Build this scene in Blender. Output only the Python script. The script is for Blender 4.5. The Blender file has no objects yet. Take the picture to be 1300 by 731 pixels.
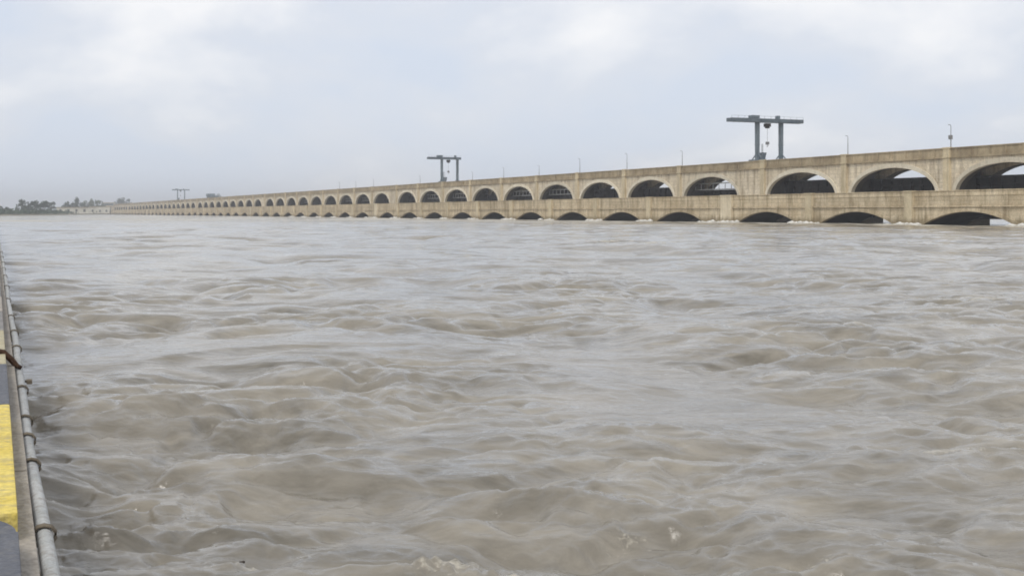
import bpy, bmesh, math, random
import numpy as np
from math import sin, cos, pi, radians, atan2, sqrt
from mathutils import Vector, Matrix
random.seed(7)
rng = np.random.RandomState(11)
S = bpy.context.scene
C = S.collection

# ------------------------------------------------------------ camera
H = 1.56                      # eye above the water
cam_d = bpy.data.cameras.new('camera'); cam = bpy.data.objects.new('camera', cam_d); C.objects.link(cam)
cam.location = (0, 0, H); cam.rotation_euler = (radians(90), 0, 0)
cam_d.sensor_width = 36; cam_d.lens = 36 * 1600 / 1300
cam_d.shift_y = -95.2 / 1300
cam_d.clip_start = 0.05; cam_d.clip_end = 30000
S.camera = cam
S.view_settings.view_transform = 'Standard'; S.view_settings.look = 'None'
S.view_settings.exposure = 0.09; S.view_settings.gamma = 1.0
S.cycles.filter_width = 1.8
S.cycles.volume_bounces = 0

# ------------------------------------------------------------ sky
SUN_EL, SUN_AZ = radians(54), radians(200)     # azimuth clockwise from +Y : behind and left of the camera
W = bpy.data.worlds.new('World'); S.world = W; W.use_nodes = True
nt = W.node_tree; N = nt.nodes; L = nt.links; N.clear()
def nn(t, **k):
    n = N.new(t)
    for a, b in k.items(): setattr(n, a, b)
    return n
out = nn('ShaderNodeOutputWorld'); bg = nn('ShaderNodeBackground'); bg.inputs[1].default_value = 0.1
L.new(bg.outputs[0], out.inputs[0])
sky = nn('ShaderNodeTexSky', sky_type='NISHITA'); sky.sun_disc = False
sky.sun_elevation = SUN_EL; sky.sun_rotation = SUN_AZ
SKYLOC = (1.3, 0.4, 0.2)
tc = nn('ShaderNodeTexCoord'); mp = nn('ShaderNodeMapping'); mp.inputs['Scale'].default_value = (1.0, 1.0, 1.9)
L.new(tc.outputs['Generated'], mp.inputs[0])
n1 = nn('ShaderNodeTexNoise'); n1.inputs['Scale'].default_value = 4.6; n1.inputs['Detail'].default_value = 7
n1.inputs['Roughness'].default_value = 0.5; n1.inputs['Distortion'].default_value = 0.15
mp.inputs['Location'].default_value = SKYLOC
L.new(mp.outputs[0], n1.inputs['Vector'])
cr = nn('ShaderNodeValToRGB')
els = cr.color_ramp.elements
els[0].position = 0.40; els[0].color = (0.68, 0.745, 0.86, 1)
els[1].position = 0.645; els[1].color = (0.96, 0.96, 0.975, 1)
e = els.new(0.5); e.color = (0.735, 0.775, 0.855, 1)
sxyz = nn('ShaderNodeSeparateXYZ'); L.new(tc.outputs['Generated'], sxyz.inputs[0])     # the veil of cloud is thinner and bluer low down
el_ = nn('ShaderNodeMapRange'); el_.inputs['From Min'].default_value = 0.04; el_.inputs['From Max'].default_value = 0.16; el_.inputs['To Min'].default_value = -0.05; el_.inputs['To Max'].default_value = 0.03
L.new(sxyz.outputs['Z'], el_.inputs['Value'])
nad = nn('ShaderNodeMath', operation='ADD'); L.new(n1.outputs[0], nad.inputs[0]); L.new(el_.outputs[0], nad.inputs[1]); L.new(nad.outputs[0], cr.inputs[0])
sc = nn('ShaderNodeVectorMath', operation='SCALE'); sc.inputs['Scale'].default_value = 10.0
L.new(cr.outputs[0], sc.inputs[0])
mx = nn('ShaderNodeMixRGB'); mx.inputs[0].default_value = 0.93
L.new(sky.outputs[0], mx.inputs[1]); L.new(sc.outputs[0], mx.inputs[2]); L.new(mx.outputs[0], bg.inputs[0])

sd = bpy.data.lights.new('sun', 'SUN'); sd.energy = 1.8; sd.angle = radians(18); sd.color = (1, 0.96, 0.9)
sun = bpy.data.objects.new('sun', sd); C.objects.link(sun)
sv = Vector((sin(SUN_AZ) * cos(SUN_EL), cos(SUN_AZ) * cos(SUN_EL), sin(SUN_EL)))
sun.rotation_euler = (-sv).to_track_quat('-Z', 'Y').to_euler()

# ------------------------------------------------------------ helpers
def tag(o, label=None, cat=None, group=None, kind=None):
    if label: o['label'] = label
    if cat: o['category'] = cat
    if group: o['group'] = group
    if kind: o['kind'] = kind
    return o
def empty(name, loc=(0, 0, 0), rz=0.0, **k):
    o = bpy.data.objects.new(name, None); C.objects.link(o); o.location = loc; o.rotation_euler = (0, 0, rz)
    o.empty_display_size = 0.3
    return tag(o, **k)
def link(name, me, parent=None, loc=None, **k):
    o = bpy.data.objects.new(name, me); C.objects.link(o)
    if parent: o.parent = parent
    if loc: o.location = loc
    return tag(o, **k)
def mesh(name, bm, mat, smooth=False):
    me = bpy.data.meshes.new(name)
    bmesh.ops.recalc_face_normals(bm, faces=bm.faces[:])
    bm.to_mesh(me); bm.free()
    for m in (mat if isinstance(mat, (list, tuple)) else [mat]): me.materials.append(m)
    if smooth: me.polygons.foreach_set('use_smooth', [True] * len(me.polygons))
    return me
def box(bm, x0, x1, y0, y1, z0, z1, bev=0.0, mi=0):
    r = bmesh.ops.create_cube(bm, size=1.0)
    vs = r['verts']
    for v in vs:
        v.co = Vector(((x0 + x1) / 2 + v.co.x * (x1 - x0), (y0 + y1) / 2 + v.co.y * (y1 - y0), (z0 + z1) / 2 + v.co.z * (z1 - z0)))
    fs = {f for v in vs for f in v.link_faces}
    for f in fs: f.material_index = mi
    if bev:
        es = {e for f in fs for e in f.edges}
        bmesh.ops.bevel(bm, geom=list(es), offset=bev, segments=2, profile=0.7, affect='EDGES')
    return vs
def bar(bm, a, b, w, h=None):
    """square bar from a to b"""
    a, b = Vector(a), Vector(b); d = b - a; h = h or w
    q = d.to_track_quat('Z', 'Y').to_matrix().to_4x4()
    M = Matrix.Translation((a + b) / 2) @ q @ Matrix.Diagonal((w, h, d.length, 1))
    bmesh.ops.create_cube(bm, size=1.0, matrix=M)
def tube(bm, pts, r, seg=10, closed_ends=True):
    pts = [Vector(p) for p in pts]
    rs = r if isinstance(r, (list, tuple)) else [r] * len(pts)
    rings = []
    up = Vector((0, 0, 1))
    for i, p in enumerate(pts):
        d = (pts[min(i + 1, len(pts) - 1)] - pts[max(i - 1, 0)]).normalized()
        u = d.cross(up)
        if u.length < 1e-3: u = d.cross(Vector((1, 0, 0)))
        u.normalize(); v = d.cross(u).normalized()
        rings.append([bm.verts.new(p + (u * cos(2 * pi * k / seg) + v * sin(2 * pi * k / seg)) * rs[i]) for k in range(seg)])
    for a, b in zip(rings, rings[1:]):
        for k in range(seg):
            bm.faces.new((a[k], a[(k + 1) % seg], b[(k + 1) % seg], b[k]))
    if closed_ends:
        bm.faces.new(rings[0]); bm.faces.new(rings[-1][::-1])

# ------------------------------------------------------------ materials
def new_mat(name):
    m = bpy.data.materials.new(name); m.use_nodes = True
    t = m.node_tree; b = t.nodes['Principled BSDF']
    return m, t, b
def weathered(name, c0, c1, stain, sc_=0.35, rough=0.9, streak=0.6, bump=0.3, world=True, spec=0.25, fine=6.0, course=None, tide=None):
    """stone / concrete / painted surface with blotches, vertical run-off streaks and grain, in world space"""
    m, t, b = new_mat(name)
    nd, lk = t.nodes, t.links
    if world:
        g = nd.new('ShaderNodeNewGeometry'); vec = g.outputs['Position']
    else:
        g = nd.new('ShaderNodeTexCoord'); vec = g.outputs['Object']
    a = nd.new('ShaderNodeTexNoise'); a.inputs['Scale'].default_value = sc_; a.inputs['Detail'].default_value = 8; a.inputs['Roughness'].default_value = 0.65
    lk.new(vec, a.inputs['Vector'])
    r1 = nd.new('ShaderNodeValToRGB'); r1.color_ramp.elements[0].position = 0.35; r1.color_ramp.elements[1].position = 0.65
    r1.color_ramp.elements[0].color = (*c0, 1); r1.color_ramp.elements[1].color = (*c1, 1)
    lk.new(a.outputs[0], r1.inputs[0])
    mp_ = nd.new('ShaderNodeMapping'); mp_.inputs['Scale'].default_value = (1, 1, 0.13); lk.new(vec, mp_.inputs[0])
    s = nd.new('ShaderNodeTexNoise'); s.inputs['Scale'].default_value = sc_ * 4.5; s.inputs['Detail'].default_value = 6; s.inputs['Roughness'].default_value = 0.6
    lk.new(mp_.outputs[0], s.inputs['Vector'])
    r2 = nd.new('ShaderNodeValToRGB'); r2.color_ramp.elements[0].position = 0.48; r2.color_ramp.elements[1].position = 0.72
    r2.color_ramp.elements[0].color = (0, 0, 0, 1); r2.color_ramp.elements[1].color = (streak,) * 3 + (1,)
    lk.new(s.outputs[0], r2.inputs[0])
    mx_ = nd.new('ShaderNodeMixRGB'); mx_.inputs[2].default_value = (*stain, 1)
    lk.new(r2.outputs[0], mx_.inputs[0]); lk.new(r1.outputs[0], mx_.inputs[1])
    f = nd.new('ShaderNodeTexNoise'); f.inputs['Scale'].default_value = sc_ * fine * 3; f.inputs['Detail'].default_value = 5
    lk.new(vec, f.inputs['Vector'])
    mr = nd.new('ShaderNodeMapRange'); mr.inputs['From Min'].default_value = 0.3; mr.inputs['From Max'].default_value = 0.7
    mr.inputs['To Min'].default_value = 0.8; mr.inputs['To Max'].default_value = 1.15
    lk.new(f.outputs[0], mr.inputs['Value'])
    vm = nd.new('ShaderNodeVectorMath'); vm.operation = 'SCALE'
    lk.new(mx_.outputs[0], vm.inputs[0]); lk.new(mr.outputs[0], vm.inputs['Scale'])
    oi = nd.new('ShaderNodeObjectInfo'); orr = nd.new('ShaderNodeMapRange'); orr.inputs['To Min'].default_value = 0.88; orr.inputs['To Max'].default_value = 1.1
    lk.new(oi.outputs['Random'], orr.inputs['Value'])
    vm2 = nd.new('ShaderNodeVectorMath'); vm2.operation = 'SCALE'; lk.new(vm.outputs[0], vm2.inputs[0]); lk.new(orr.outputs[0], vm2.inputs['Scale'])
    last = vm2.outputs[0]
    if course:                                   # faint stone courses
        tcn = nd.new('ShaderNodeTexCoord'); sx_ = nd.new('ShaderNodeSeparateXYZ'); cb = nd.new('ShaderNodeCombineXYZ'); lk.new(tcn.outputs['Object'], sx_.inputs[0])
        lk.new(sx_.outputs['X'], cb.inputs['X']); lk.new(sx_.outputs['Z'], cb.inputs['Y'])
        bk = nd.new('ShaderNodeTexBrick'); bk.inputs['Scale'].default_value = 1.0; bk.inputs['Brick Width'].default_value = 1.5; bk.inputs['Row Height'].default_value = 0.62
        bk.inputs['Mortar Size'].default_value = 0.03; bk.inputs['Color1'].default_value = (1, 1, 1, 1); bk.inputs['Color2'].default_value = (.80, .79, .76, 1); bk.inputs['Mortar'].default_value = (.6, .57, .5, 1)
        lk.new(cb.outputs[0], bk.inputs['Vector'])
        m4 = nd.new('ShaderNodeMixRGB'); m4.blend_type = 'MULTIPLY'; m4.inputs[0].default_value = course
        lk.new(last, m4.inputs[1]); lk.new(bk.outputs['Color'], m4.inputs[2]); last = m4.outputs[0]
    if tide:                                     # damp, silted stain above the waterline
        sz = nd.new('ShaderNodeSeparateXYZ'); lk.new(vec, sz.inputs[0])
        ad = nd.new('ShaderNodeMath'); ad.operation = 'MULTIPLY_ADD'; ad.inputs[1].default_value = -1.4; lk.new(s.outputs[0], ad.inputs[0]); lk.new(sz.outputs['Z'], ad.inputs[2])
        tr_ = nd.new('ShaderNodeMapRange'); tr_.inputs['From Min'].default_value = tide - 1.0; tr_.inputs['From Max'].default_value = tide - .35; tr_.inputs['To Min'].default_value = 0.75; tr_.inputs['To Max'].default_value = 0
        lk.new(ad.outputs[0], tr_.inputs['Value'])
        m5 = nd.new('ShaderNodeMixRGB'); m5.inputs[2].default_value = (0.20, 0.155, 0.085, 1); lk.new(tr_.outputs[0], m5.inputs[0]); lk.new(last, m5.inputs[1]); last = m5.outputs[0]
    lk.new(last, b.inputs['Base Color'])
    bp = nd.new('ShaderNodeBump'); bp.inputs['Strength'].default_value = bump; bp.inputs['Distance'].default_value = 0.02
    lk.new(f.outputs[0], bp.inputs['Height']); lk.new(bp.outputs[0], b.inputs['Normal'])
    b.inputs['Roughness'].default_value = rough; b.inputs['Specular IOR Level'].default_value = spec
    return m
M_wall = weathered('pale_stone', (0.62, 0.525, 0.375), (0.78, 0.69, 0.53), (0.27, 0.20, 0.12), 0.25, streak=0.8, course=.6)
M_ring = weathered('arch_ring_stone', (0.64, 0.565, 0.42), (0.73, 0.665, 0.53), (0.40, 0.35, 0.26), 0.4, streak=0.5)
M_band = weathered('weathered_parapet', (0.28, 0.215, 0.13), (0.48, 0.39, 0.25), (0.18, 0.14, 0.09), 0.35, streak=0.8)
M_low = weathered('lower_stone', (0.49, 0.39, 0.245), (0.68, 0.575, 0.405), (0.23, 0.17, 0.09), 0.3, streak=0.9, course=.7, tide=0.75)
M_pil = weathered('pilaster_stone', (0.52, 0.43, 0.275), (0.64, 0.545, 0.37), (0.30, 0.24, 0.15), 0.5, streak=0.7, tide=.75)
M_pier_shade = weathered('pier_shade_stone', (0.05, 0.041, 0.03), (0.095, 0.08, 0.06), (0.06, 0.05, 0.035), 0.4, streak=0.9)  # damp-stained stone, with the shade of arch interiors put into its colour
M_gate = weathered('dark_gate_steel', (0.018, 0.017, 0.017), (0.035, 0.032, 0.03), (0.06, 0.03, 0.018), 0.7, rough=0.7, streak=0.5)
M_pale = weathered('pale_painted_steel', (0.5, 0.5, 0.48), (0.62, 0.62, 0.6), (0.3, 0.25, 0.2), 1.0, rough=0.6)
M_crane = weathered('blue_grey_crane_paint', (0.13, 0.17, 0.195), (0.19, 0.225, 0.25), (0.05, 0.045, 0.04), 0.6, rough=0.6)
M_crane2 = weathered('dark_crane_steel', (0.11, 0.14, 0.165), (0.16, 0.19, 0.21), (0.03, 0.025, 0.02), 0.6, rough=0.6)
M_pole = weathered('grey_pole_metal', (0.18, 0.18, 0.18), (0.25, 0.25, 0.25), (0.15, 0.1, 0.07), 1.0, rough=0.6)
M_yel = weathered('yellow_paint', (0.60, 0.455, 0.08), (0.69, 0.55, 0.15), (0.36, 0.30, 0.17), 5, rough=0.7, streak=0.8, fine=5)
M_yel2 = weathered('faded_yellow_paint', (0.44, 0.38, 0.23), (0.50, 0.45, 0.31), (0.33, 0.30, 0.22), 5, rough=0.8, streak=0.9, fine=5)
M_blk = weathered('faded_black_paint', (0.085, 0.09, 0.105), (0.13, 0.135, 0.15), (0.2, 0.19, 0.18), 6, rough=0.7, streak=0.5, fine=5)
M_blk2 = weathered('worn_grey_paint', (0.17, 0.165, 0.16), (0.25, 0.24, 0.225), (0.30, 0.27, 0.24), 6, rough=0.8, streak=0.8, fine=5)
M_conc = weathered('grey_concrete', (0.33, 0.295, 0.25), (0.43, 0.39, 0.335), (0.18, 0.16, 0.14), 3, rough=0.95, streak=0.6, bump=0.6)
M_pipe = weathered('galvanised_pipe', (0.33, 0.34, 0.33), (0.46, 0.465, 0.45), (0.20, 0.16, 0.12), 9, rough=0.6, streak=0.85, spec=0.5)
M_rust = weathered('rusty_iron', (0.075, 0.042, 0.028), (0.14, 0.08, 0.05), (0.05, 0.025, 0.015), 25, rough=0.95, streak=0.6, bump=0.8)
M_clamp = weathered('dull_brown_clamp', (0.12, 0.10, 0.075), (0.19, 0.16, 0.12), (0.07, 0.05, 0.03), 20, rough=0.9)
M_leaf = weathered('far_foliage', (0.030, 0.048, 0.028), (0.055, 0.078, 0.040), (0.02, 0.03, 0.02), 0.5, rough=0.8, streak=0.4)
M_leaf2 = weathered('olive_foliage', (0.075, 0.095, 0.045), (0.11, 0.13, 0.06), (0.03, 0.04, 0.02), 0.5, rough=0.8, streak=0.4)
M_bark = weathered('bark', (0.09, 0.07, 0.05), (0.14, 0.11, 0.08), (0.05, 0.04, 0.03), 2, rough=0.95)
M_land = weathered('bank_earth', (0.20, 0.17, 0.12), (0.30, 0.26, 0.19), (0.10, 0.11, 0.06), 0.05, rough=1.0)
M_house = weathered('far_plaster', (0.58, 0.55, 0.46), (0.68, 0.65, 0.55), (0.3, 0.27, 0.2), 0.3)
M_dark = weathered('dark_opening', (0.03, 0.03, 0.03), (0.05, 0.05, 0.05), (0.02, 0.02, 0.02), 1.0)
M_foam = weathered('river_foam', (0.66, 0.64, 0.58), (0.78, 0.76, 0.71), (0.5, 0.47, 0.40), 1.5, rough=0.8)
M_wood = weathered('wet_driftwood', (0.05, 0.04, 0.03), (0.09, 0.07, 0.05), (0.03, 0.02, 0.02), 10, rough=0.5)

# ------------------------------------------------------------ river : one displaced sheet, finest near the eye
def perlin(x, y, seed):
    r = np.random.RandomState(seed); P = r.permutation(4096); A = r.rand(4096) * 2 * pi
    xi = np.floor(x).astype(np.int64); yi = np.floor(y).astype(np.int64); xf = x - xi; yf = y - yi
    def g(ix, iy, dx, dy):
        a = A[P[(P[ix & 4095] + iy) & 4095]]
        return np.cos(a) * dx + np.sin(a) * dy
    u = xf * xf * xf * (xf * (xf * 6 - 15) + 10); v = yf * yf * yf * (yf * (yf * 6 - 15) + 10)
    a = g(xi, yi, xf, yf); b = g(xi + 1, yi, xf - 1, yf); c = g(xi, yi + 1, xf, yf - 1); d = g(xi + 1, yi + 1, xf - 1, yf - 1)
    return (a + (b - a) * u + (c + (d - c) * u - a - (b - a) * u) * v) * 1.5
def layer(x, y, wl, stretch, ang, seed, sharp, warp=0.5):
    ca, sa = cos(ang), sin(ang)
    X = (x * ca + y * sa) / (wl * stretch); Y = (-x * sa + y * ca) / wl
    wx = perlin(X * 0.7 + 31, Y * 0.5 + 7, seed + 50); wy = perlin(X * 0.7 - 11, Y * 0.6 + 17, seed + 51)
    n = perlin(X + warp * wx, Y + warp * wy, seed)
    ridge = 1 - np.abs(n) * 2.2            # sharp crests
    return (1 - sharp) * n + sharp * (ridge - 0.45) * 0.8
def wpt(px_, py_):
    D = H * 1600 / (py_ - 270.3); return (px_ - 650) / 1600 * D, D
# standing waves and boils seen in the flood: place, half width, half length, height, slant of the crest
BUMPS = [(*wpt(px_, py_), a, b, h_, t_) for px_, py_, a, b, h_, t_ in [
    (400, 575, .75, .45, .085, .0), (190, 515, .80, .6, .085, .06), (480, 478, .9, .6, .06, 0), (735, 612, .50, .30, .085, -.35), (1210, 575, .95, .55, .10, 0),
    (565, 632, .30, .2, .05, 0), (838, 677, .13, .10, .07, 0), (560, 704, .22, .12, .05, .2), (640, 706, .12, .08, .04, 0), (1010, 688, .5, .22, .06, 0), (790, 535, .7, .5, .06, 0), (1180, 522, 1.1, .6, .07, 0),
    (130, 660, .35, .3, .05, 0), (420, 705, .4, .25, .05, -.1), (300, 692, .16, .1, .03, 0), (1080, 430, 1.6, .9, .07, 0), (940, 425, 1.4, .8, .05, 0), (330, 455, 1.0, .7, .05, 0)]]
def wave_height(x, y, dr):
    z = np.zeros_like(x)
    patch = np.clip(perlin(x / 9.0, y / 14.0, 3) * 1.3 + 0.95, 0.35, 1.8)
    patch2 = np.clip(perlin(x / 3.0 + 5, y / 4.0, 4) * 1.6 + 0.9, 0.2, 1.9)
    for (wl, st, ang, seed, sharp, amp, pt) in [
        (17.0, 1.3, -0.1, 20, 0.1, 0.12, None), (8.0, 1.3, 0.12, 21, 0.1, 0.13, None), (3.4, 1.25, -0.25, 22, 0.3, 0.20, 1), (1.45, 1.4, 0.2, 23, 0.3, 0.115, 1),
        (0.72, 1.45, -0.2, 24, 0.3, 0.095, 2), (0.40, 1.5, 0.25, 25, 0.3, 0.072, 2), (0.22, 1.4, -0.3, 26, 0.4, 0.043, 2), (0.125, 1.3, 0.15, 27, 0.45, 0.023, 2), (0.07, 1.2, -0.2, 28, 0.4, 0.012, 2)]:
        k = np.clip((wl * 0.5 - dr * 1.3) / (wl * 0.35), 0, 1)
        idx = k > 0
        if not idx.any(): continue
        n = np.zeros_like(x); n[idx] = layer(x[idx], y[idx], wl, st, ang, seed, sharp)
        if 1 < wl < 6: k = k * (1 + .6 * np.clip((np.hypot(x, y) - 18) / 50, 0, 1))     # rougher out in the main current
        z += n * amp * k * (1 if pt is None else (patch if pt == 1 else patch2))
    for bx, by, a, b, bh, sl in BUMPS:
        m = (np.abs(x - bx) < a * 3.5) & (np.abs(y - by) < b * 4)
        X = x[m] - bx; Y = y[m] - by - sl * X
        Y = Y + .25 * b * perlin(X / a * 1.3 + bx, Y / b + by, 91)
        Y = np.where(Y > 0, Y * 1.9, Y)           # steep far side, long near face
        z[m] += 1.45 * bh * np.exp(-(X / a) ** 2 * .8 - np.abs(Y / b) ** 1.5)
    for px_, py_, a in SPLASH:                      # lumpy broken water in the splashes
        bx, by = wpt(px_, py_); m = (np.abs(x - bx) < a * 3) & (np.abs(y - by) < a * 3)
        z[m] += np.exp(-((x[m] - bx) / a) ** 2 - ((y[m] - by) / a) ** 2) * (.022 * perlin(x[m] / .07, y[m] / .07, 71) + .014 * perlin(x[m] / .03, y[m] / .035, 72) + .01)
    return z
SPLASH = [(838, 680, .14), (800, 698, .09), (560, 702, .2), (640, 706, .14), (306, 690, .12), (130, 655, .2), (745, 605, .22)]
def make_river():
    frac = lambda r: 0.0031 if r < 32 else 0.0052 if r < 220 else 0.010
    R = [2.4]
    while R[-1] < 4200: R.append(R[-1] * (1 + frac(R[-1])))
    R = np.array(R)
    af = np.linspace(-32, 32, 720); side = np.linspace(36, 324, 46)
    A = np.radians(np.concatenate([af, side]))
    n_r, n_a = len(R), len(A)
    rr, aa = np.meshgrid(R, A, indexing='ij')
    x = (rr * np.sin(aa)).ravel(); y = (rr * np.cos(aa)).ravel()
    dr = (rr * np.where(rr < 32, .0031, np.where(rr < 220, .0052, .010))).ravel()
    z = wave_height(x, y, dr)
    # foam: on sharp crests, in splashes, and in the broken water along the barrage
    crest = np.clip((z - 0.15) / 0.10, 0, 1) * 1.5
    fn = np.clip(perlin(x / 0.35, y / 0.16, 61) * 1.5 + perlin(x / 1.9, y / 0.8, 62) * 1.2 + 0.05, 0, 1)
    foam = crest * fn * 0.55
    for px_, py_, a, b, st in [(838, 684, .10, .16, .62), (800, 700, .06, .08, .5), (565, 702, .22, .13, .55), (640, 706, .13, .12, .55), (306, 688, .13, .12, .6), (800, 640, .16, .12, .3), (740, 600, .3, .1, .3), (130, 640, .25, .2, .2), (1010, 672, .4, .1, .3), (1180, 556, .5, .15, .35), (1240, 570, .3, .1, .35), (370, 562, .4, .08, .4), (1210, 554, .5, .07, .5)]:
        bx, by = wpt(px_, py_)
        d2 = ((x - bx) / a) ** 2 + ((y - by) / b) ** 2
        foam = np.maximum(foam, np.exp(-d2) * st * np.clip(.75 + perlin(x / .12, y / .09, 66), 0, 1))
    ct, st_ = cos(TH), sin(TH)
    e_ = x * ct + y * st_
    near = np.exp(-((e_ - 108) / 6.0) ** 2)
    foam = np.maximum(foam, near * np.clip(perlin(x / 3, y / 3, 64) * .8 + 0.55, 0, 1))
    far_ = np.clip((rr.ravel() - 60) / 220, 0, 1)
    foam = np.maximum(foam, far_ * np.clip(perlin(x / 22, y / 10, 65) * .6 + 0.40, 0, .7))
    co = np.stack([x, y, z], 1)
    me = bpy.data.meshes.new('river')
    i = np.arange(n_r - 1)[:, None] * n_a; j = np.arange(n_a)[None, :]; j2 = (j + 1) % n_a
    q = np.stack([i + j, i + n_a + j, i + n_a + j2, i + j2], -1).reshape(-1, 4)[:, ::-1]
    nf = len(q)
    me.vertices.add(len(co)); me.vertices.foreach_set('co', co.astype(np.float32).ravel())
    me.loops.add(nf * 4); me.loops.foreach_set('vertex_index', q.astype(np.int32).ravel())
    me.polygons.add(nf); me.polygons.foreach_set('loop_start', np.arange(nf, dtype=np.int32) * 4)
    me.polygons.foreach_set('use_smooth', np.ones(nf, dtype=bool))
    me.update(calc_edges=True)
    at = me.attributes.new('foam', 'FLOAT', 'POINT'); at.data.foreach_set('value', foam.astype(np.float32))
    me.materials.append(water_mat())
    return link('river', me, kind='structure')
def water_mat():
    m, t, b = new_mat('muddy_river_water'); nd, lk = t.nodes, t.links
    g = nd.new('ShaderNodeNewGeometry')
    n = nd.new('ShaderNodeTexNoise'); n.inputs['Scale'].default_value = 0.35; n.inputs['Detail'].default_value = 6
    lk.new(g.outputs['Position'], n.inputs['Vector'])
    r = nd.new('ShaderNodeValToRGB'); r.color_ramp.elements[0].position = 0.35; r.color_ramp.elements[1].position = 0.65
    r.color_ramp.elements[0].color = (0.126, 0.113, 0.089, 1); r.color_ramp.elements[1].color = (0.305, 0.275, 0.223, 1)
    mps = nd.new('ShaderNodeMapping'); mps.inputs['Scale'].default_value = (0.6, 1.6, 1); mps.inputs['Rotation'].default_value = (0, 0, 0.25); lk.new(g.outputs['Position'], mps.inputs[0])
    nS = nd.new('ShaderNodeTexNoise'); nS.inputs['Scale'].default_value = 1.7; nS.inputs['Detail'].default_value = 8; nS.inputs['Roughness'].default_value = 0.68; nS.inputs['Distortion'].default_value = 1.2
    lk.new(mps.outputs[0], nS.inputs['Vector'])
    av = nd.new('ShaderNodeMixRGB'); av.inputs[0].default_value = 0.6; lk.new(n.outputs[0], av.inputs[1]); lk.new(nS.outputs[0], av.inputs[2])
    lk.new(av.outputs[0], r.inputs[0])
    a = nd.new('ShaderNodeAttribute'); a.attribute_name = 'foam'
    fz = nd.new('ShaderNodeTexNoise'); fz.inputs['Scale'].default_value = 16; fz.inputs['Detail'].default_value = 7; fz.inputs['Roughness'].default_value = 0.7; fz.inputs['Distortion'].default_value = 1.6
    lk.new(g.outputs['Position'], fz.inputs['Vector'])
    fr_ = nd.new('ShaderNodeMath'); fr_.operation = 'MULTIPLY_ADD'; fr_.inputs[1].default_value = 1.6; fr_.inputs[2].default_value = -0.8; lk.new(fz.outputs[0], fr_.inputs[0])
    fa = nd.new('ShaderNodeMath'); fa.operation = 'ADD'; lk.new(a.outputs['Fac'], fa.inputs[0]); lk.new(fr_.outputs[0], fa.inputs[1])
    fm = nd.new('ShaderNodeMapRange'); fm.inputs['From Min'].default_value = 0.24; fm.inputs['From Max'].default_value = 0.72; lk.new(fa.outputs[0], fm.inputs['Value'])
    mx_ = nd.new('ShaderNodeMixRGB'); mx_.inputs[2].default_value = (0.50, 0.46, 0.375, 1)
    lk.new(fm.outputs[0], mx_.inputs[0]); lk.new(r.outputs[0], mx_.inputs[1]); lk.new(mx_.outputs[0], b.inputs['Base Color'])
    rr = nd.new('ShaderNodeMapRange'); rr.inputs['To Min'].default_value = 0.05; rr.inputs['To Max'].default_value = 0.7
    lk.new(fm.outputs[0], rr.inputs['Value']); lk.new(rr.outputs[0], b.inputs['Roughness'])
    b.inputs['IOR'].default_value = 1.40
    mp_ = nd.new('ShaderNodeMapping'); mp_.inputs['Scale'].default_value = (0.55, 1.0, 1.0); lk.new(g.outputs['Position'], mp_.inputs[0])
    f = nd.new('ShaderNodeTexNoise'); f.inputs['Scale'].default_value = 7.0; f.inputs['Detail'].default_value = 8; f.inputs['Roughness'].default_value = 0.6; f.inputs['Distortion'].default_value = 0.6
    lk.new(mp_.outputs[0], f.inputs['Vector'])
    bp = nd.new('ShaderNodeBump'); bp.inputs['Strength'].default_value = 0.26; bp.inputs['Distance'].default_value = 0.06
    f2 = nd.new('ShaderNodeTexNoise'); f2.inputs['Scale'].default_value = 0.9; f2.inputs['Detail'].default_value = 5; f2.inputs['Distortion'].default_value = 0.8
    lk.new(mp_.outputs[0], f2.inputs['Vector'])
    bp2 = nd.new('ShaderNodeBump'); bp2.inputs['Strength'].default_value = 0.30; bp2.inputs['Distance'].default_value = 0.3
    lk.new(f2.outputs[0], bp2.inputs['Height']); lk.new(f.outputs[0], bp.inputs['Height'])
    lk.new(bp2.outputs[0], bp.inputs['Normal']); lk.new(bp.outputs[0], b.inputs['Normal'])
    return m

# ------------------------------------------------------------ barrage frame : local x runs to the right along it, local y away from the eye
TH = math.atan2(668, 1600); TT = math.tan(TH)
E1, E2 = 118.7, 124.6            # front and back face of the upper arcade
EL = 112.4                       # front face of the lower road bridge
ROT = atan2(-cos(TH), sin(TH))
make_river()

def s_of(u): return u - E1 * TT  # distance along from the foreshortening measure
SPAN, GAP, WIDE = 18.22, 3.62, 8.6
ZB, ZT = 8.86, 10.25            # under side and top of the parapet band
ZS, ZC = 3.96, 7.96              # springing and crown of upper arches
LT, LC = 4.42, 1.74               # top of the lower parapet, crown of lower arches
barrage = empty('barrage_bridge', (0, 0, 0), ROT, label='long pale stone barrage with two tiers of arches across the flooded river', cat='barrage')

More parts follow.
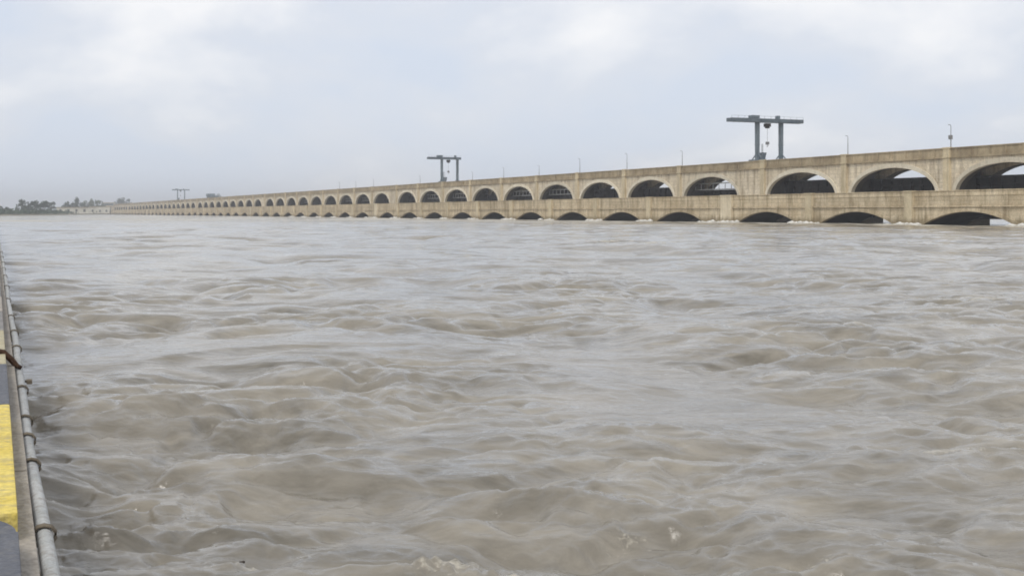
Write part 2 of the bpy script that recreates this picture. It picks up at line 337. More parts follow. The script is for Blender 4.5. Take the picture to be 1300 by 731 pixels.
def arch_mesh(name, mat, w, z0, zc, ztop, y0, y1, kind, seg=28, soffit=None):
    bm = bmesh.new(); pts = []
    for i in range(seg + 1):
        if kind == 'ellipse':
            a = pi * i / seg; px = -w / 2 * cos(a); pz = z0 + (zc - z0) * sin(a) ** 0.93
        else:
            rise = zc - z0; Rr = (w * w / 4 + rise * rise) / (2 * rise); a0 = math.asin(w / 2 / Rr); a = -a0 + 2 * a0 * i / seg
            px = Rr * sin(a); pz = zc - Rr + Rr * cos(a)
        pts.append((px, pz))
    V = [[bm.verts.new((px, y, pz)) for px, pz in pts] for y in (y0, y1)]
    T = [[bm.verts.new((px, y, ztop)) for px, pz in pts] for y in (y0, y1)]
    for i in range(seg):
        bm.faces.new((V[0][i], V[0][i + 1], T[0][i + 1], T[0][i]))
        bm.faces.new((V[1][i], T[1][i], T[1][i + 1], V[1][i + 1]))
        f = bm.faces.new((V[0][i], V[1][i], V[1][i + 1], V[0][i + 1])); f.material_index = 1
        bm.faces.new((T[0][i], T[0][i + 1], T[1][i + 1], T[1][i]))
    me = mesh(name, bm, [mat, soffit or mat])
    return me
def ring_mesh(name, mat, w, z0, zc, th, y0, y1, kind, seg=28):
    bm = bmesh.new(); I, O = [], []
    for i in range(seg + 1):
        if kind == 'ellipse':
            a = pi * i / seg
            I.append((-(w / 2 - .02) * cos(a), z0 + (zc - z0 - .02) * sin(a) ** 0.93))
            t2 = th * (0.75 + 0.35 * sin(a))
            O.append((-(w / 2 - .02) * cos(a) * (1 + 0.0 * t2 / w) - 0.62 * cos(a), z0 + (zc - z0 - .02) * sin(a) ** 0.93 + t2 * sin(a)))
        else:
            rise = zc - z0; Rr = (w * w / 4 + rise * rise) / (2 * rise); a0 = math.asin(w / 2 / Rr); a = -a0 + 2 * a0 * i / seg
            I.append(((Rr - .01) * sin(a), zc - Rr + (Rr - .01) * cos(a))); O.append(((Rr + th) * sin(a), zc - Rr + (Rr + th) * cos(a)))
    vi = [[bm.verts.new((p[0], y, p[1])) for p in I] for y in (y0, y1)]; vo = [[bm.verts.new((p[0], y, p[1])) for p in O] for y in (y0, y1)]
    for i in range(seg):
        bm.faces.new((vi[0][i], vi[0][i + 1], vo[0][i + 1], vo[0][i])); bm.faces.new((vo[0][i], vo[0][i + 1], vo[1][i + 1], vo[1][i]))
        bm.faces.new((vi[0][i], vi[1][i], vi[1][i + 1], vi[0][i + 1])); bm.faces.new((vi[1][i], vo[1][i], vo[1][i + 1], vi[1][i + 1]))
    for k in (0, seg): bm.faces.new((vi[0][k], vo[0][k], vo[1][k], vi[1][k]))
    return mesh(name, bm, mat)
me_ua = arch_mesh('upper_arch', M_wall, SPAN, ZS, ZC, ZB, 0, 1.5, 'ellipse', soffit=M_pier_shade)
me_ur = ring_mesh('arch_ring', M_ring, SPAN, ZS, ZC, 0.6, -0.12, 0.5, 'ellipse')
me_la = arch_mesh('lower_arch', M_low, SPAN, -0.52, LC, 3.7, 0, 6.9, 'segment', soffit=M_pier_shade)
me_lr = ring_mesh('arch_ring', M_low, SPAN, -0.52, LC, 0.48, -0.08, 0.5, 'segment')

def band(w, pier):
    """upper parapet: cornice, recessed panel, coping"""
    bm = bmesh.new()
    box(bm, -w / 2, w / 2, -0.26, 0.9, ZB, ZB + 0.2)
    box(bm, -w / 2, w / 2, -0.10, 0.88, ZB + 0.2, ZT - 0.15)
    box(bm, -w / 2, w / 2, -0.2, 0.92, ZT - 0.15, ZT)
    if not pier:
        n = 6
        for i in range(n + 1):
            x = -w / 2 + 0.25 + (w - 0.5) * i / n
            box(bm, x - 0.16, x + 0.16, -0.17, 0.3, ZB + 0.201, ZT - 0.151)
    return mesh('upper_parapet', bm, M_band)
def lowband(w):
    bm = bmesh.new()
    box(bm, -w / 2, w / 2, -0.2, 0.4, 2.31, 2.5)          # string course
    box(bm, -w / 2, w / 2, -0.04, 0.36, 3.7, LT - 0.12)
    box(bm, -w / 2, w / 2, -0.12, 0.42, LT - 0.12, LT)
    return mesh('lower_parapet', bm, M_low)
def deckm(w):
    bm = bmesh.new()
    box(bm, -w / 2, w / 2, 0.9, E2 - E1 - 0.9, 9.3, 9.8)
    for yy in (0.92, E2 - E1 - 0.98): box(bm, -w / 2, w / 2, yy + .3, yy + .36, 9.8, 9.92)
    return mesh('operating_deck', bm, M_pier_shade)
def roadm(w):
    bm = bmesh.new(); box(bm, -w / 2, w / 2, 0.42, 6.9, 3.7, 3.85); return mesh('road_deck', bm, M_conc)
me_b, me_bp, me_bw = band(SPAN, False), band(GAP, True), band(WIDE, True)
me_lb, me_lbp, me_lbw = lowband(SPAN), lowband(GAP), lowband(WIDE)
def pierm(w):
    bm = bmesh.new()
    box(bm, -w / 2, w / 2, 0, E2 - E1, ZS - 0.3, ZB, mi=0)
    me = mesh('upper_pier', bm, [M_wall, M_pier_shade])
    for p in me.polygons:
        if abs(p.normal.x) > .5: p.material_index = 1  # jamb faces take the stone with shade in its colour
    bm = bmesh.new()
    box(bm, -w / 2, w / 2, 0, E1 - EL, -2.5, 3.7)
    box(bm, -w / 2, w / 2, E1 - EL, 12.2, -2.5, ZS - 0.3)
    me2 = mesh('lower_pier', bm, [M_low, M_pier_shade])
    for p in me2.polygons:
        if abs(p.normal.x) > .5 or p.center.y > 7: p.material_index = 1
    return me, me2
me_p, me_lp = pierm(GAP); me_pw, me_lpw = pierm(WIDE)
def pilm(w, low=False):
    bm = bmesh.new()
    if not low:
        box(bm, -w / 2, w / 2, -0.34, 0.2, ZS - .3, ZT + 0.03); box(bm, -w / 2 - .12, w / 2 + .12, -0.42, 0.2, ZB + .02, ZB + 0.22)
        box(bm, -w / 2 - .1, w / 2 + .1, -0.40, 0.22, ZT - .15, ZT + 0.06)
    else:
        box(bm, -w / 2, w / 2, -0.4, 0.2, -1.5, LT + 0.02); box(bm, -w / 2 - .1, w / 2 + .1, -0.48, 0.3, LT - .12, LT + .05)
        box(bm, -w / 2 - .25, w / 2 + .25, -0.6, 0.2, -1.5, 0.3)
    return mesh('pilaster', bm, M_pil)
me_pil, me_lpil = pilm(1.2), pilm(1.5, True)
me_lpilw = pilm(3.2, True); me_lpilw.materials[0] = weathered('pale_pier_stone', (0.56, 0.475, 0.33), (0.67, 0.585, 0.425), (0.34, 0.27, 0.17), 0.5, streak=0.6, tide=.75)
def gatem():
    bm = bmesh.new(); w = SPAN - 0.5; h = 5.75
    box(bm, -w / 2, w / 2, 0, 0.12, 0, h)
    for i in range(7): box(bm, -w / 2, w / 2, -0.45, 0.0, 0.1 + i * .9, 0.28 + i * .9)
    for i in range(9):
        x = -w / 2 + .1 + (w - .2) * i / 8
        box(bm, x - .1, x + .1, -0.30, -0.002, 0.0, h - .02)
    return mesh('gate_leaf', bm, M_gate)
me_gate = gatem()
def girdm():
    bm = bmesh.new(); w = SPAN
    for z in (0, 1.1): box(bm, -w / 2, w / 2, -0.15, 0.15, z, z + .16)
    for i in range(10):
        x = -w / 2 + w * i / 9
        bar(bm, (x, 0, .05), (x, 0, 1.15), .09)
    return mesh('gate_walkway', bm, M_pale)
me_walk = girdm()
bays = []; u = 184.8
for i in range(5): u -= (SPAN + GAP)
k = -4                                   # span number, 1 = the second full arch from the right
edge = u + 0.0
piers = []
while edge < 1372:
    a, b = edge, edge + SPAN
    bays.append((k, s_of((a + b) / 2)))
    g = WIDE if (k - 2) % 9 == 0 else GAP
    piers.append((k, s_of(b + g / 2), g == WIDE))
    edge = b + g; k += 1
d_m, r_m = {}, {}
for g in (SPAN, GAP, WIDE): d_m[g] = deckm(g); r_m[g] = roadm(g)
P = barrage
for k, s in bays:
    x = -s
    link('upper_arch', me_ua, P, (x, E1, 0)); link('upper_arch', me_ua, P, (x, E2 - 1.5, 0))
    link('arch_ring', me_ur, P, (x, E1, 0)); link('lower_arch', me_la, P, (x, EL, 0)); link('arch_ring', me_lr, P, (x, EL, 0))
    link('upper_parapet', me_b, P, (x, E1, 0)); link('upper_parapet', me_b, P, (x, E2 - .8, 0)); link('lower_parapet', me_lb, P, (x, EL, 0))
    link('operating_deck', d_m[SPAN], P, (x, E1, 0)); link('road_deck', r_m[SPAN], P, (x, EL, 0))
    dz = {0: -.22, 1: -.1, 3: -1.0, 4: -0.2, 6: 0.3}.get(k, random.choice([0, 0.2, 0.3, -0.3, -0.7, -1.1] if k > 4 else [0, .1]))
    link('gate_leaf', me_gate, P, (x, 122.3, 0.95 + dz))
    if k in (3, 6, 7, 9, 10, 13, 14, 17): link('gate_walkway', me_walk, P, (x, 121.2, 5.7))
for k, s, wide in piers:
    x = -s; w = WIDE if wide else GAP
    link('upper_pier', me_pw if wide else me_p, P, (x, E1, 0)); link('lower_pier', me_lpw if wide else me_lp, P, (x, EL, 0))
    link('upper_parapet', me_bw if wide else me_bp, P, (x, E1, 0)); link('upper_parapet', me_bw if wide else me_bp, P, (x, E2 - .8, 0))
    link('lower_parapet', me_lbw if wide else me_lbp, P, (x, EL, 0))
    link('operating_deck', d_m[w], P, (x, E1, 0)); link('road_deck', r_m[w], P, (x, EL, 0))
    link('pilaster', me_pil, P, (x + (3.3 if wide else .4), E1, 0))
    link('pilaster', me_lpilw if wide else me_lpil, P, (x + (2.3 if wide else .4), EL, 0))
# end abutment on the far bank
bm = bmesh.new(); xe = -s_of(edge)
box(bm, xe - 26, xe, E1 - 8, E2 + 2, -2, 8.5); box(bm, xe - 26.3, xe, E1 - 8.3, E2 + 2.3, 8.5, 9.0)
link('abutment', mesh('abutment', bm, M_wall), P)
bm = bmesh.new(); box(bm, xe - 34, xe - 27.5, E1 - 8, E1 + 2, 0.5, 10.8); box(bm, xe - 34.4, xe - 27.1, E1 - 8.4, E1 + 2.4, 10.8, 11.2)
for i in range(3): box(bm, xe - 33 + i * 2, xe - 32 + i * 2, E1 - 8.1, E1 - 7.9, 6, 8)
tower = link('end_tower', mesh('end_tower', bm, M_crane2)); tower.rotation_euler = (0, 0, ROT)
tag(tower, 'dark narrow end tower where the barrage meets the far bank', 'tower')

def bpt(s, e, z=0.0):           # barrage coordinates to world
    return Vector((-s * sin(TH) + e * cos(TH), s * cos(TH) + e * sin(TH), z))
def img(px, depth, z=0.0):      # bearing and depth to world
    depth *= 1.11; return Vector(((px - 650) / 1600 * depth, depth, z))

# foam where the flood breaks against the piers
bm = bmesh.new()
for k, s, wide in piers:
    if s > 500: continue
    w = (WIDE if wide else GAP) + 2.5
    for j in range(int(w * 4)):
        px_ = -s + random.uniform(-w / 2, w / 2) + .4; py_ = EL - random.uniform(0.5, 1.7); r = random.uniform(.15, .5)
        bmesh.ops.create_icosphere(bm, subdivisions=1, radius=r, matrix=Matrix.Translation((px_, py_, random.uniform(-.1, .12))) @ Matrix.Diagonal((1.6, 1, random.uniform(.4, .9), 1)))
fo = link('pier_foam', mesh('pier_foam', bm, M_foam, True)); fo.rotation_euler = (0, 0, ROT); tag(fo, 'white foam breaking against the feet of the barrage piers', 'foam', kind='stuff')

# ------------------------------------------------------------ gantry cranes on the operating deck
def gantry(s, near_over, far_over, label):
    g = empty('gantry_crane', bpt(s, E1, 9.92), ROT, label=label, cat='crane', group='gantry cranes on the barrage deck')
    l0, l1, zt = 0.7, 5.4, 6.7
    for y, mt, nm in ((l0, M_crane, 'leg'), (l1, M_crane, 'leg')):
        bm = bmesh.new()
        vs = box(bm, -0.33, 0.33, y - .29, y + .29, .55, zt + .1)
        for v in vs:
            if v.co.z < 2: v.co.x *= 0.8
        box(bm, -.35, .35, y - .31, y + .31, 3.0, 3.15)
        link('leg', mesh('leg', bm, mt), g)
        bm = bmesh.new(); box(bm, -2.2, 2.2, y - .28, y + .28, .2, .6, bev=.04)
        for sx in (-1.9, -1.2, 1.2, 1.9):
            bmesh.ops.create_cone(bm, cap_ends=True, segments=14, radius1=.22, radius2=.22, depth=.2, matrix=Matrix.Translation((sx, y, .22)) @ Matrix.Rotation(pi / 2, 4, 'X'))
        link('wheel_carriage', mesh('wheel_carriage', bm, M_crane2), g)
        bm = bmesh.new(); bar(bm, (-1.5, y, .6), (-.35, y, 1.5), .14); bar(bm, (1.5, y, .6), (.35, y, 1.5), .14)
        link('brace', mesh('brace', bm, M_crane), g)
    for sx in (-0.55, 0.55):
        bm = bmesh.new(); box(bm, sx - .16, sx + .16, l0 - near_over, l1 + far_over, zt + .1, zt + .72)
        for i in range(14):
            y = l0 - near_over + .3 + i * (l1 - l0 + near_over + far_over - .6) / 13
            box(bm, sx - .2, sx + .2, y - .03, y + .03, zt + .08, zt + .74)
        link('girder', mesh('girder', bm, M_crane2), g)
    bm = bmesh.new()
    for y in (l0 - near_over + .2, l0, l1, l1 + far_over - .2): box(bm, -.38, .38, y - .15, y + .15, zt + .1, zt + .65)
    link('cross_beam', mesh('cross_beam', bm, M_crane2), g)
    bm = bmesh.new(); box(bm, -.6, .6, l0 - 1.4, l0 + .1, zt + .77, zt + 1.25, bev=.04); box(bm, -.4, .4, l1 - .9, l1 - .4, zt + .77, zt + 1.3, bev=.04)
    for y in np.linspace(l0 - near_over + .1, l1 + far_over - .1, 12): bar(bm, (.72, y, zt + .7), (.72, y, zt + 1.1), .03)
    bar(bm, (.72, l0 - near_over + .1, zt + 1.1), (.72, l1 + far_over - .1, zt + 1.1), .03)
    link('winch_house', mesh('winch_house', bm, M_crane), g)
    bm = bmesh.new(); ty = (l0 + l1) / 2 - .35; box(bm, -.4, .4, ty - .5, ty + .45, zt - .6, zt - .04, bev=.04); box(bm, -.3, .3, ty - .3, ty + .25, zt - .85, zt - .6)
    tr = link('trolley', mesh('trolley', bm, M_gate), g)
    bm = bmesh.new(); bar(bm, (0, ty, zt - .85), (0, ty, zt - 3.1), .035)
    box(bm, -.2, .2, ty - .25, ty + .25, zt - 3.6, zt - 3.1, bev=.05)
    tube(bm, [(0, ty + .0, zt - 3.6), (0, ty + .16, zt - 3.8), (0, ty + .04, zt - 3.95), (0, ty - .14, zt - 3.85)], .05, 6)
    link('hook_block', mesh('hook_block', bm, M_pole), tr)
    bm = bmesh.new()
    vs = box(bm, -.6, .6, l0 + .32, l0 + 1.1, .4, 1.75)
    for v in vs:
        if v.co.z > 1: v.co.y += .35
    link('operator_cabin', mesh('operator_cabin', bm, M_crane2), g)
    bm = bmesh.new(); bar(bm, (1.3, l0, 0.5), (1.3, l0, 3.1), .06); bar(bm, (1.6, l0, 0.5), (1.6, l0, 3.1), .06)
    for i in range(9): bar(bm, (1.3, l0, .6 + i * .28), (1.6, l0, .6 + i * .28), .03)
    link('ladder', mesh('ladder', bm, M_crane2), g)
    return g
gantry(179.2, 5.6, 4.1, 'nearest and largest blue-grey gantry crane, beam overhanging both legs, hook hanging under it')
gantry(337.7, 4.2, 0.9, 'middle gantry crane whose beam overhangs only its left leg')
gantry(871.9, 3.6, 3.2, 'smallest gantry crane, far off near the hazy left end of the barrage')

# equipment hut on the far deck
hut = empty('equipment_hut', bpt(s_of(825 - 25), E1 + 2, 9.8), ROT, label='low grey equipment hut on the deck right of the smallest crane', cat='hut')
bm = bmesh.new(); box(bm, -8, 16, 0, 3, 0, 1.6); link('wall', mesh('wall', bm, M_crane), hut)
bm = bmesh.new(); box(bm, -8.3, 2.0, -.3, 3.3, 1.6, 3.0); link('roof', mesh('roof', bm, M_crane), hut)

# lamp posts along the parapet
ORD = ['first', 'second', 'third', 'fourth', 'fifth', 'sixth', 'seventh', 'eighth', 'ninth', 'tenth', 'eleventh', 'twelfth', 'thirteenth', 'fourteenth', 'fifteenth', 'sixteenth']
def post_meshes(h):
    bm = bmesh.new(); tube(bm, [(0, 0, 0), (0, 0, h * .5), (0, 0, h)], [.07, .055, .035], 8); a = mesh('post', bm, M_pole)
    bm = bmesh.new(); tube(bm, [(0, 0, h - .1), (0, -.08, h + .06), (0, -.2, h + .08)], .03, 6); box(bm, -.06, .06, -.42, -.15, h + .04, h + .12, bev=.02); b = mesh('lamp_head', bm, M_pole)
    bm = bmesh.new(); box(bm, -.22, .22, -.25, .12, h * .38, h * .38 + .55, bev=.03); c = mesh('switch_box', bm, M_pole)
    return a, b, c
pm = post_meshes(3.0)
n_ = 0
for k, s, wide in piers:
    if wide or k < -1 or k > 14: continue
    if n_ >= 14: break
    o = empty('lamp_post', bpt(s - .4, E1 + .5, ZT), ROT, cat='lamp post', group='thin lamp posts along the barrage parapet',
              label='rightmost thin lamp post on the barrage parapet in view, with a box on it' if k == 0 else ('thin lamp post on the barrage parapet just past the right edge' if k < 0 else f'thin lamp post on the barrage parapet, {ORD[n_-1]} from the right'))
    a_ = link('post', pm[0], o)
    link('lamp_head', pm[1], o)
    if k == 0: link('switch_box', pm[2], o)
    sc_ = [1.0, 1.0, .92, .9, 1.05, 1.0, .75, .85, .7, .9, .75, .8, .7, .8][n_]
    o.scale = (1, 1, sc_)
    n_ += 1

# ------------------------------------------------------------ banks, houses, trees on the far side
def land():
    # far left bank : shoreline as bearings/depth pairs, then a wide sheet behind it
    sh = [img(-900, 420), img(-350, 470), img(-60, 560), img(0, 600), img(40, 660), img(72, 760), img(100, 930), img(128, 1090), img(140, 1180), img(175, 1250), img(300, 1500), img(500, 1900), img(900, 2000), img(1500, 2100), img(2300, 2100)]
    bm = bmesh.new(); rows = []
    for p in sh:
        d = Vector((p.x, p.y, 0)).normalized()
        row = []
        for t_, z in ((0, -1.0), (6, .7), (40, 1.0), (400, 1.1), (1100, 1.1)):
            row.append(bm.verts.new(p + d * t_ + Vector((0, 0, z))))
        rows.append(row)
    for a, b in zip(rows, rows[1:]):
        for i in range(4): bm.faces.new((a[i], b[i], b[i + 1], a[i + 1]))
    return link('far_bank', mesh('far_bank', bm, M_land, True), kind='structure')
land()

def tree(loc, h, w, kind, label, mat):
    h *= .695; w *= .695
    o = empty('tree', loc, 0, label=label, cat='tree', group='trees on the far bank')
    bm = bmesh.new(); tube(bm, [(0, 0, -.5), (.1, 0, h * .3), (0, .1, h * .7)], [h * .03, h * .022, h * .01], 7)
    for i in range(6):
        a = random.uniform(0, 2 * pi); z = h * random.uniform(.22, .5)
        tube(bm, [(0, 0, z), (cos(a) * w * .18, sin(a) * w * .18, z + h * .14), (cos(a) * w * .36, sin(a) * w * .36, z + h * .26)], [h * .012, h * .008, h * .004], 5)
    link('trunk', mesh('trunk', bm, M_bark), o)
    bm = bmesh.new()
    clumps = []
    nc = 16 if kind != 'palm' else 0
    for i in range(nc):
        a = random.uniform(0, 2 * pi); rr = sqrt(random.random()) * .5
        zz = random.uniform(.22, .93)
        f = sqrt(max(.1, 1 - ((zz - .5) / .5) ** 2)) if kind == 'round' else (.35 + .65 * (1 - zz)) if kind == 'tall' else 1
        clumps.append((Vector((cos(a) * rr * w * f, sin(a) * rr * w * f, zz * h)), random.uniform(.13, .22) * (w + h) / 2))
    for c, r in clumps:
        for j in range(34):
            d = Vector((random.gauss(0, 1), random.gauss(0, 1), random.gauss(0, .8))).normalized() * r * random.uniform(.5, 1.05)
            p = c + d; t_ = Vector((random.gauss(0, 1), random.gauss(0, 1), random.gauss(0, 1))).normalized(); b_ = t_.orthogonal().normalized()
            q = r * random.uniform(.22, .42)
            vs = [bm.verts.new(p + t_ * q), bm.verts.new(p + b_ * q * .7), bm.verts.new(p - t_ * q), bm.verts.new(p - b_ * q * .7 + t_.cross(b_) * q * .3)]
            bm.faces.new(vs)
    link('crown', mesh('crown', bm, mat), o)
    return o
trees = [ # px, depth, height m, width m, kind, mat
    (-6, 640, 7.5, 9, 'round', 0), (8, 640, 5.0, 6, 'round', 0), (27, 700, 12.0, 7.5, 'round', 0), (36, 705, 10.5, 7, 'flat', 0), (44, 715, 12, 7, 'round', 0), (50, 740, 11.5, 7, 'flat', 0),
    (57, 745, 11.5, 8, 'round', 0), (65, 760, 11.5, 7, 'round', 0), (84, 900, 13, 8, 'round', 0), (91, 930, 12.5, 8, 'flat', 0), (97.5, 1000, 20, 6, 'tall', 0), (103, 1050, 15, 8, 'round', 0), (109, 1100, 17, 10, 'round', 1),
    (116, 1100, 20, 8, 'tall', 1), (124, 1120, 18.5, 11, 'round', 1), (130, 1130, 17, 9, 'round', 1), (150, 1350, 25, 13, 'round', 0), (157, 1360, 27, 15, 'round', 0), (163, 1370, 24, 11, 'round', 0)]
look = ['low dark bush at the left edge of the far bank', 'small low tree just left of the long dark clump on the far bank',
 'tall round tree at the left end of the long dark clump', 'second tree of the long dark clump, flat-topped', 'third tree of the long dark clump, rounded', 'fourth tree of the long dark clump, behind its flat top',
 'fifth tree of the long dark clump, broad and rounded', 'last tree at the right end of the long dark clump', 'first dark tree right of the gap in the tree line', 'second dark flat-topped tree right of the gap',
 'dark pointed tree rising highest beside the pale houses', 'dark round tree right behind the pointed one', 'olive green tree in front of the pale long house', 'slim pointed olive tree above the pale house roofs',
 'broad olive tree between the pale house and the end tower', 'last olive tree left of the dark end tower', 'left tree of the clump rising behind the barrage end', 'tallest middle tree of the clump rising behind the barrage end', 'right tree of the clump rising behind the barrage end']
for t_, lb in zip(trees, look):
    tree(img(t_[0], t_[1], 1.2), t_[2], t_[3], t_[4], lb, [M_leaf, M_leaf2][t_[5]])
tree(img(280, 1900, 1.2), 46, 22, 'round', 'faint hazy tree top showing above the barrage parapet right of the hut', M_leaf)

# low scrub at the water's edge
bm = bmesh.new()
for i in range(420):
    px_ = random.uniform(-60, 136)
    if px_ > 78 and random.random() < .75: continue
    base = np.interp(px_, [-60, 0, 40, 72, 100, 128, 140], [560, 600, 660, 760, 930, 1090, 1180]) + random.uniform(8, 60)
    p = img(px_, base, 1.2)
    for j in range(12):
        c = p + Vector((random.gauss(0, 2.5), random.gauss(0, 1.5), abs(random.gauss(0, .9))))
        t_ = Vector((random.gauss(0, 1), random.gauss(0, 1), random.gauss(0, 1))).normalized(); b_ = t_.orthogonal().normalized(); q = random.uniform(.4, .9)
        bm.faces.new([bm.verts.new(c + t_ * q), bm.verts.new(c + b_ * q), bm.verts.new(c - t_ * q), bm.verts.new(c - b_ * q)])
link('scrub', mesh('scrub', bm, M_leaf), label='low dark scrub along the far waterline', cat='scrub', kind='stuff')

def house(px_, depth, w, d, h, label, rz=0.3, dome=False):
    w *= .695; h *= .695
    o = empty('far_house', img(px_, depth, 1.0), rz, label=label, cat='house', group='pale houses on the far bank')
    bm = bmesh.new(); box(bm, -w / 2, w / 2, 0, d, 0, h); link('wall', mesh('wall', bm, M_house), o)
    bm = bmesh.new(); box(bm, -w / 2 - .4, w / 2 + .4, -.4, d + .4, h, h + .5); link('roof', mesh('roof', bm, M_band), o)
    n = max(2, int(w / 5))
    bm = bmesh.new(); box(bm, -.8, .8, -.08, .1, 0, 2.0); wm = mesh('window', bm, M_dark)
    for i in range(n): link('window', wm, o, (-w / 2 + w * (i + .5) / n, 0, 1.4))
house(92, 885, 34, 8, 6.5, 'low pale house at the left end of the row, under the dark trees')
house(110, 1016, 22, 9, 7.5, 'pale house in the middle of the row behind olive trees')
house(127, 1100, 26, 9, 9, 'largest pale house, beside the dark end tower', .15)
house(139, 1200, 16, 9, 16, 'tall narrow pale block just left of the dark end tower', .5)

# ------------------------------------------------------------ near parapet at the left edge
TW = math.atan2(656, 1600)
WS = (1, .769, .695)           # parapet cross-section
RW = atan2(-cos(TW), sin(TW))          # local x = -(distance along), local y = distance to the right of the eye
Z = lambda below: 2.245 - below
wall = empty('parapet_wall', (0, 0, 0), RW, label='low concrete parapet with yellow and black painted kerb blocks beside the water', cat='parapet')
def wl(name, bm, mat, parent=wall, **k): return link(name, mesh(name, bm, mat), parent, **k)
bm = bmesh.new(); box(bm, -260, 1.5, -0.42, 0.060, -2.5, Z(1.16)); wl('wall_core', bm, M_conc)
# water-side ledge in cast lengths
wall.scale = WS
l = -2.0; i = 0
while l < 60:
    ln = 3.1
    bm = bmesh.new(); dz = random.uniform(-.004, .004)
    vs = box(bm, -(l + ln - .012), -l, 0.0605, 0.118 + random.uniform(-.003, .003), Z(1.42), Z(1.15) + dz, bev=.008)
    wl('ledge_length', bm, M_conc); l += ln
bm = bmesh.new(); box(bm, -260, -l, 0.0605, 0.118, Z(1.42), Z(1.15)); wl('ledge_length', bm, M_conc)
cuts = [-2.0, -.4, 1.4, 3.3, 5.2, 6.6, 8.5, 10.1]
while cuts[-1] < 70: cuts.append(cuts[-1] + 1.8)
for i, (a, b) in enumerate(zip(cuts, cuts[1:])):
    yellow = i % 2 == 1 if False else (i % 2 == 1)
    mat = (M_yel if i < 5 else M_yel2 if i < 7 else M_conc) if yellow else (M_blk if i < 6 else M_blk2)
    bm = bmesh.new(); j = random.uniform(-.002, .002)
    if i == 2:   # nearest black block: rounded painted nose lapping on the yellow one
        box(bm, -(b - .20), -a, -.36, .064, Z(1.1595), Z(1.05) + .004, bev=.01)
        r = bmesh.ops.create_cone(bm, cap_ends=True, segments=40, radius1=.21, radius2=.205, depth=.1125, matrix=Matrix.Translation((-(b - .21), -.147, Z(1.1033))))
    else:
        box(bm, -(b - .012), -(a if i != 3 else a - .0), -.36, .0655 + j, Z(1.1595), Z(1.05) + j, bev=.012)
    wl('kerb_block', bm, mat, label=('yellow painted kerb block' if i < 7 else 'bare grey kerb block') if yellow else 'faded black painted kerb block')
walk = empty('walkway', (0, 0, 0), RW); walk.scale = WS; walk['kind'] = 'structure'
bm = bmesh.new(); box(bm, -260, 6, -5.5, -.425, -.9, Z(1.72)); link('paving', mesh('paving', bm, M_conc), walk)

# conduit pipe fixed along the outside
pipe = empty('conduit_pipe', (0, 0, 0), RW, label='grey metal conduit pipe clamped along the water side of the parapet', cat='pipe')
pipe.scale = WS
def py(lv): return 0.150 + 0.006 * sin(lv * .9) + 0.003 * sin(lv * 2.3)
def pz(lv): return Z(1.20) + 0.006 * sin(lv * .7 + 1)
l = -1.5; joints = []
while l < 45:
    ln = 3.0
    bm = bmesh.new(); tube(bm, [(-(l + t * ln), py(l + t * ln), pz(l + t * ln)) for t in np.linspace(0, 1, 9)], .027, 14)
    link('pipe_length', mesh('pipe_length', bm, M_pipe, True), pipe)
    bm = bmesh.new(); tube(bm, [(-(l - .05), py(l), pz(l)), (-(l + .05), py(l), pz(l))], .0315, 14); link('coupling', mesh('coupling', bm, M_pipe, True), pipe)
    l += ln
bm = bmesh.new(); tube(bm, [(-45, py(45), pz(45)), (-150, .15, Z(1.2)), (-250, .15, Z(1.2))], .027, 10); link('pipe_length', mesh('pipe_length', bm, M_pipe, True), pipe)
def clampm():
    bm = bmesh.new()
    pts = [(0, -.040, -.02), (0, -.036, .012), (0, -.022, .032), (0, 0, .037), (0, .022, .030), (0, .036, .010), (0, .036, -.012), (0, .022, -.032), (0, 0, -.037), (0, -.034, -.034)]
    for dx in (-.006, .006): tube(bm, [(dx, p[1], p[2]) for p in pts], .0065, 6)
    box(bm, -.02, .02, -.046, -.026, -.06, .0)
    return mesh('clamp', bm, M_clamp, True)
cm = clampm()
for yy in [684, 594, 560, 536, 497, 445, 425, 405, 382, 365, 352, 342, 334, 327, 321]:
    lv = .834 * 1600 / (yy - 270.3) / cos(TW)
    link('clamp', cm, pipe, (-lv, py(lv), pz(lv)))
link('clamp', cm, pipe, (-.9, py(.9), pz(.9)))
# small bracket sticking out over the water
lv = .834 * 1600 / (481 - 270.3) / cos(TW)
bm = bmesh.new(); box(bm, -lv - .012, -lv + .012, .12, .215, Z(1.235), Z(1.222)); box(bm, -lv - .03, -lv + .03, .19, .225, Z(1.245), Z(1.215), bev=.005)
br = link('iron_bracket', mesh('iron_bracket', bm, M_clamp)); br.rotation_euler = (0, 0, RW); br.scale = WS; tag(br, 'small dark iron bracket sticking out from the pipe over the water', 'bracket')
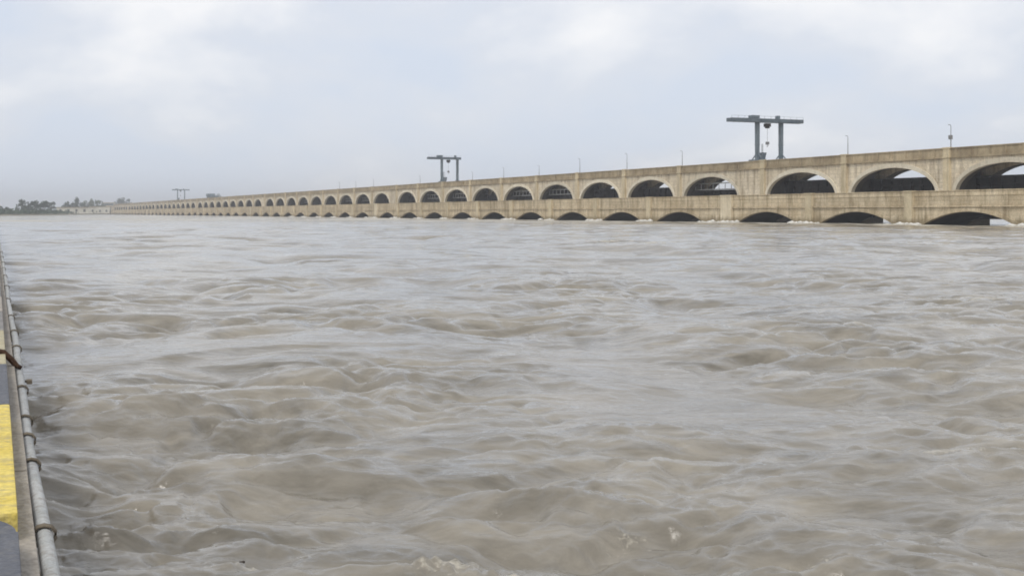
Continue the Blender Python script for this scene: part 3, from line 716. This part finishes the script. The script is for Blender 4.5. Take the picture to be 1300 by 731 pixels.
# rusty rod lying across the kerb and hooking the pipe
lv = .764 * 1600 / (457 - 270.3) / cos(TW)
bm = bmesh.new()
tube(bm, [(-lv + .30, -.36, Z(1.02)), (-lv + .12, -.14, Z(1.018)), (-lv + .03, -.03, Z(1.025)), (-lv, .05, Z(1.045)), (-lv, .10, Z(1.10)), (-lv + .01, .135, Z(1.15)), (-lv + .01, .165, Z(1.165))], [.022, .024, .024, .024, .022, .02, .014], 10)
rd = link('rusty_hook_rod', mesh('rusty_hook_rod', bm, M_rust, True)); rd.rotation_euler = (0, 0, RW); rd.scale = WS; tag(rd, 'bent rusty iron rod laid over the kerb and hooked around the pipe', 'iron rod')

# ------------------------------------------------------------ floating debris
def wz(x, y):
    return float(wave_height(np.array([x]), np.array([y]), np.array([.03]))[0])
def debris(px_, py_, ln, label, n=4):
    D = H * 1600 / (py_ - 270.3); x = (px_ - 650) / 1600 * D
    o = empty('floating_debris', (x, D, wz(x, D)), random.uniform(0, 1), label=label, cat='debris', group='bits of debris on the water')
    for i in range(n):
        a = random.uniform(-.5, .5); bm = bmesh.new(); L_ = ln * random.uniform(.5, 1)
        tube(bm, [(-L_ / 2 * cos(a), -L_ / 2 * sin(a), random.uniform(-.01, .02)), (0, random.uniform(-.01, .01), .02), (L_ / 2 * cos(a), L_ / 2 * sin(a), random.uniform(-.01, .03))], [.006, .011, .005], 6)
        link('twig', mesh('twig', bm, M_wood, True), o)
debris(306, 690, .07, 'tangle of dark twigs floating nearest the bottom left')
debris(828, 686, .025, 'tiny dark scrap in the foam of the front splash', 3)

# ------------------------------------------------------------ haze
bm = bmesh.new(); box(bm, -4300, 4300, -4300, 4300, -4.0, 48)
hz, t, b = new_mat('haze_air'); t.nodes.remove(b)
pv = t.nodes.new('ShaderNodeVolumePrincipled'); pv.inputs['Color'].default_value = (0.985, 0.99, 1, 1); pv.inputs['Density'].default_value = 0.00042; pv.inputs['Anisotropy'].default_value = 0.2
t.links.new(pv.outputs[0], t.nodes['Material Output'].inputs['Volume'])
link('haze', mesh('haze', bm, hz), label='thin pale haze over the river and far bank', cat='haze', kind='stuff')
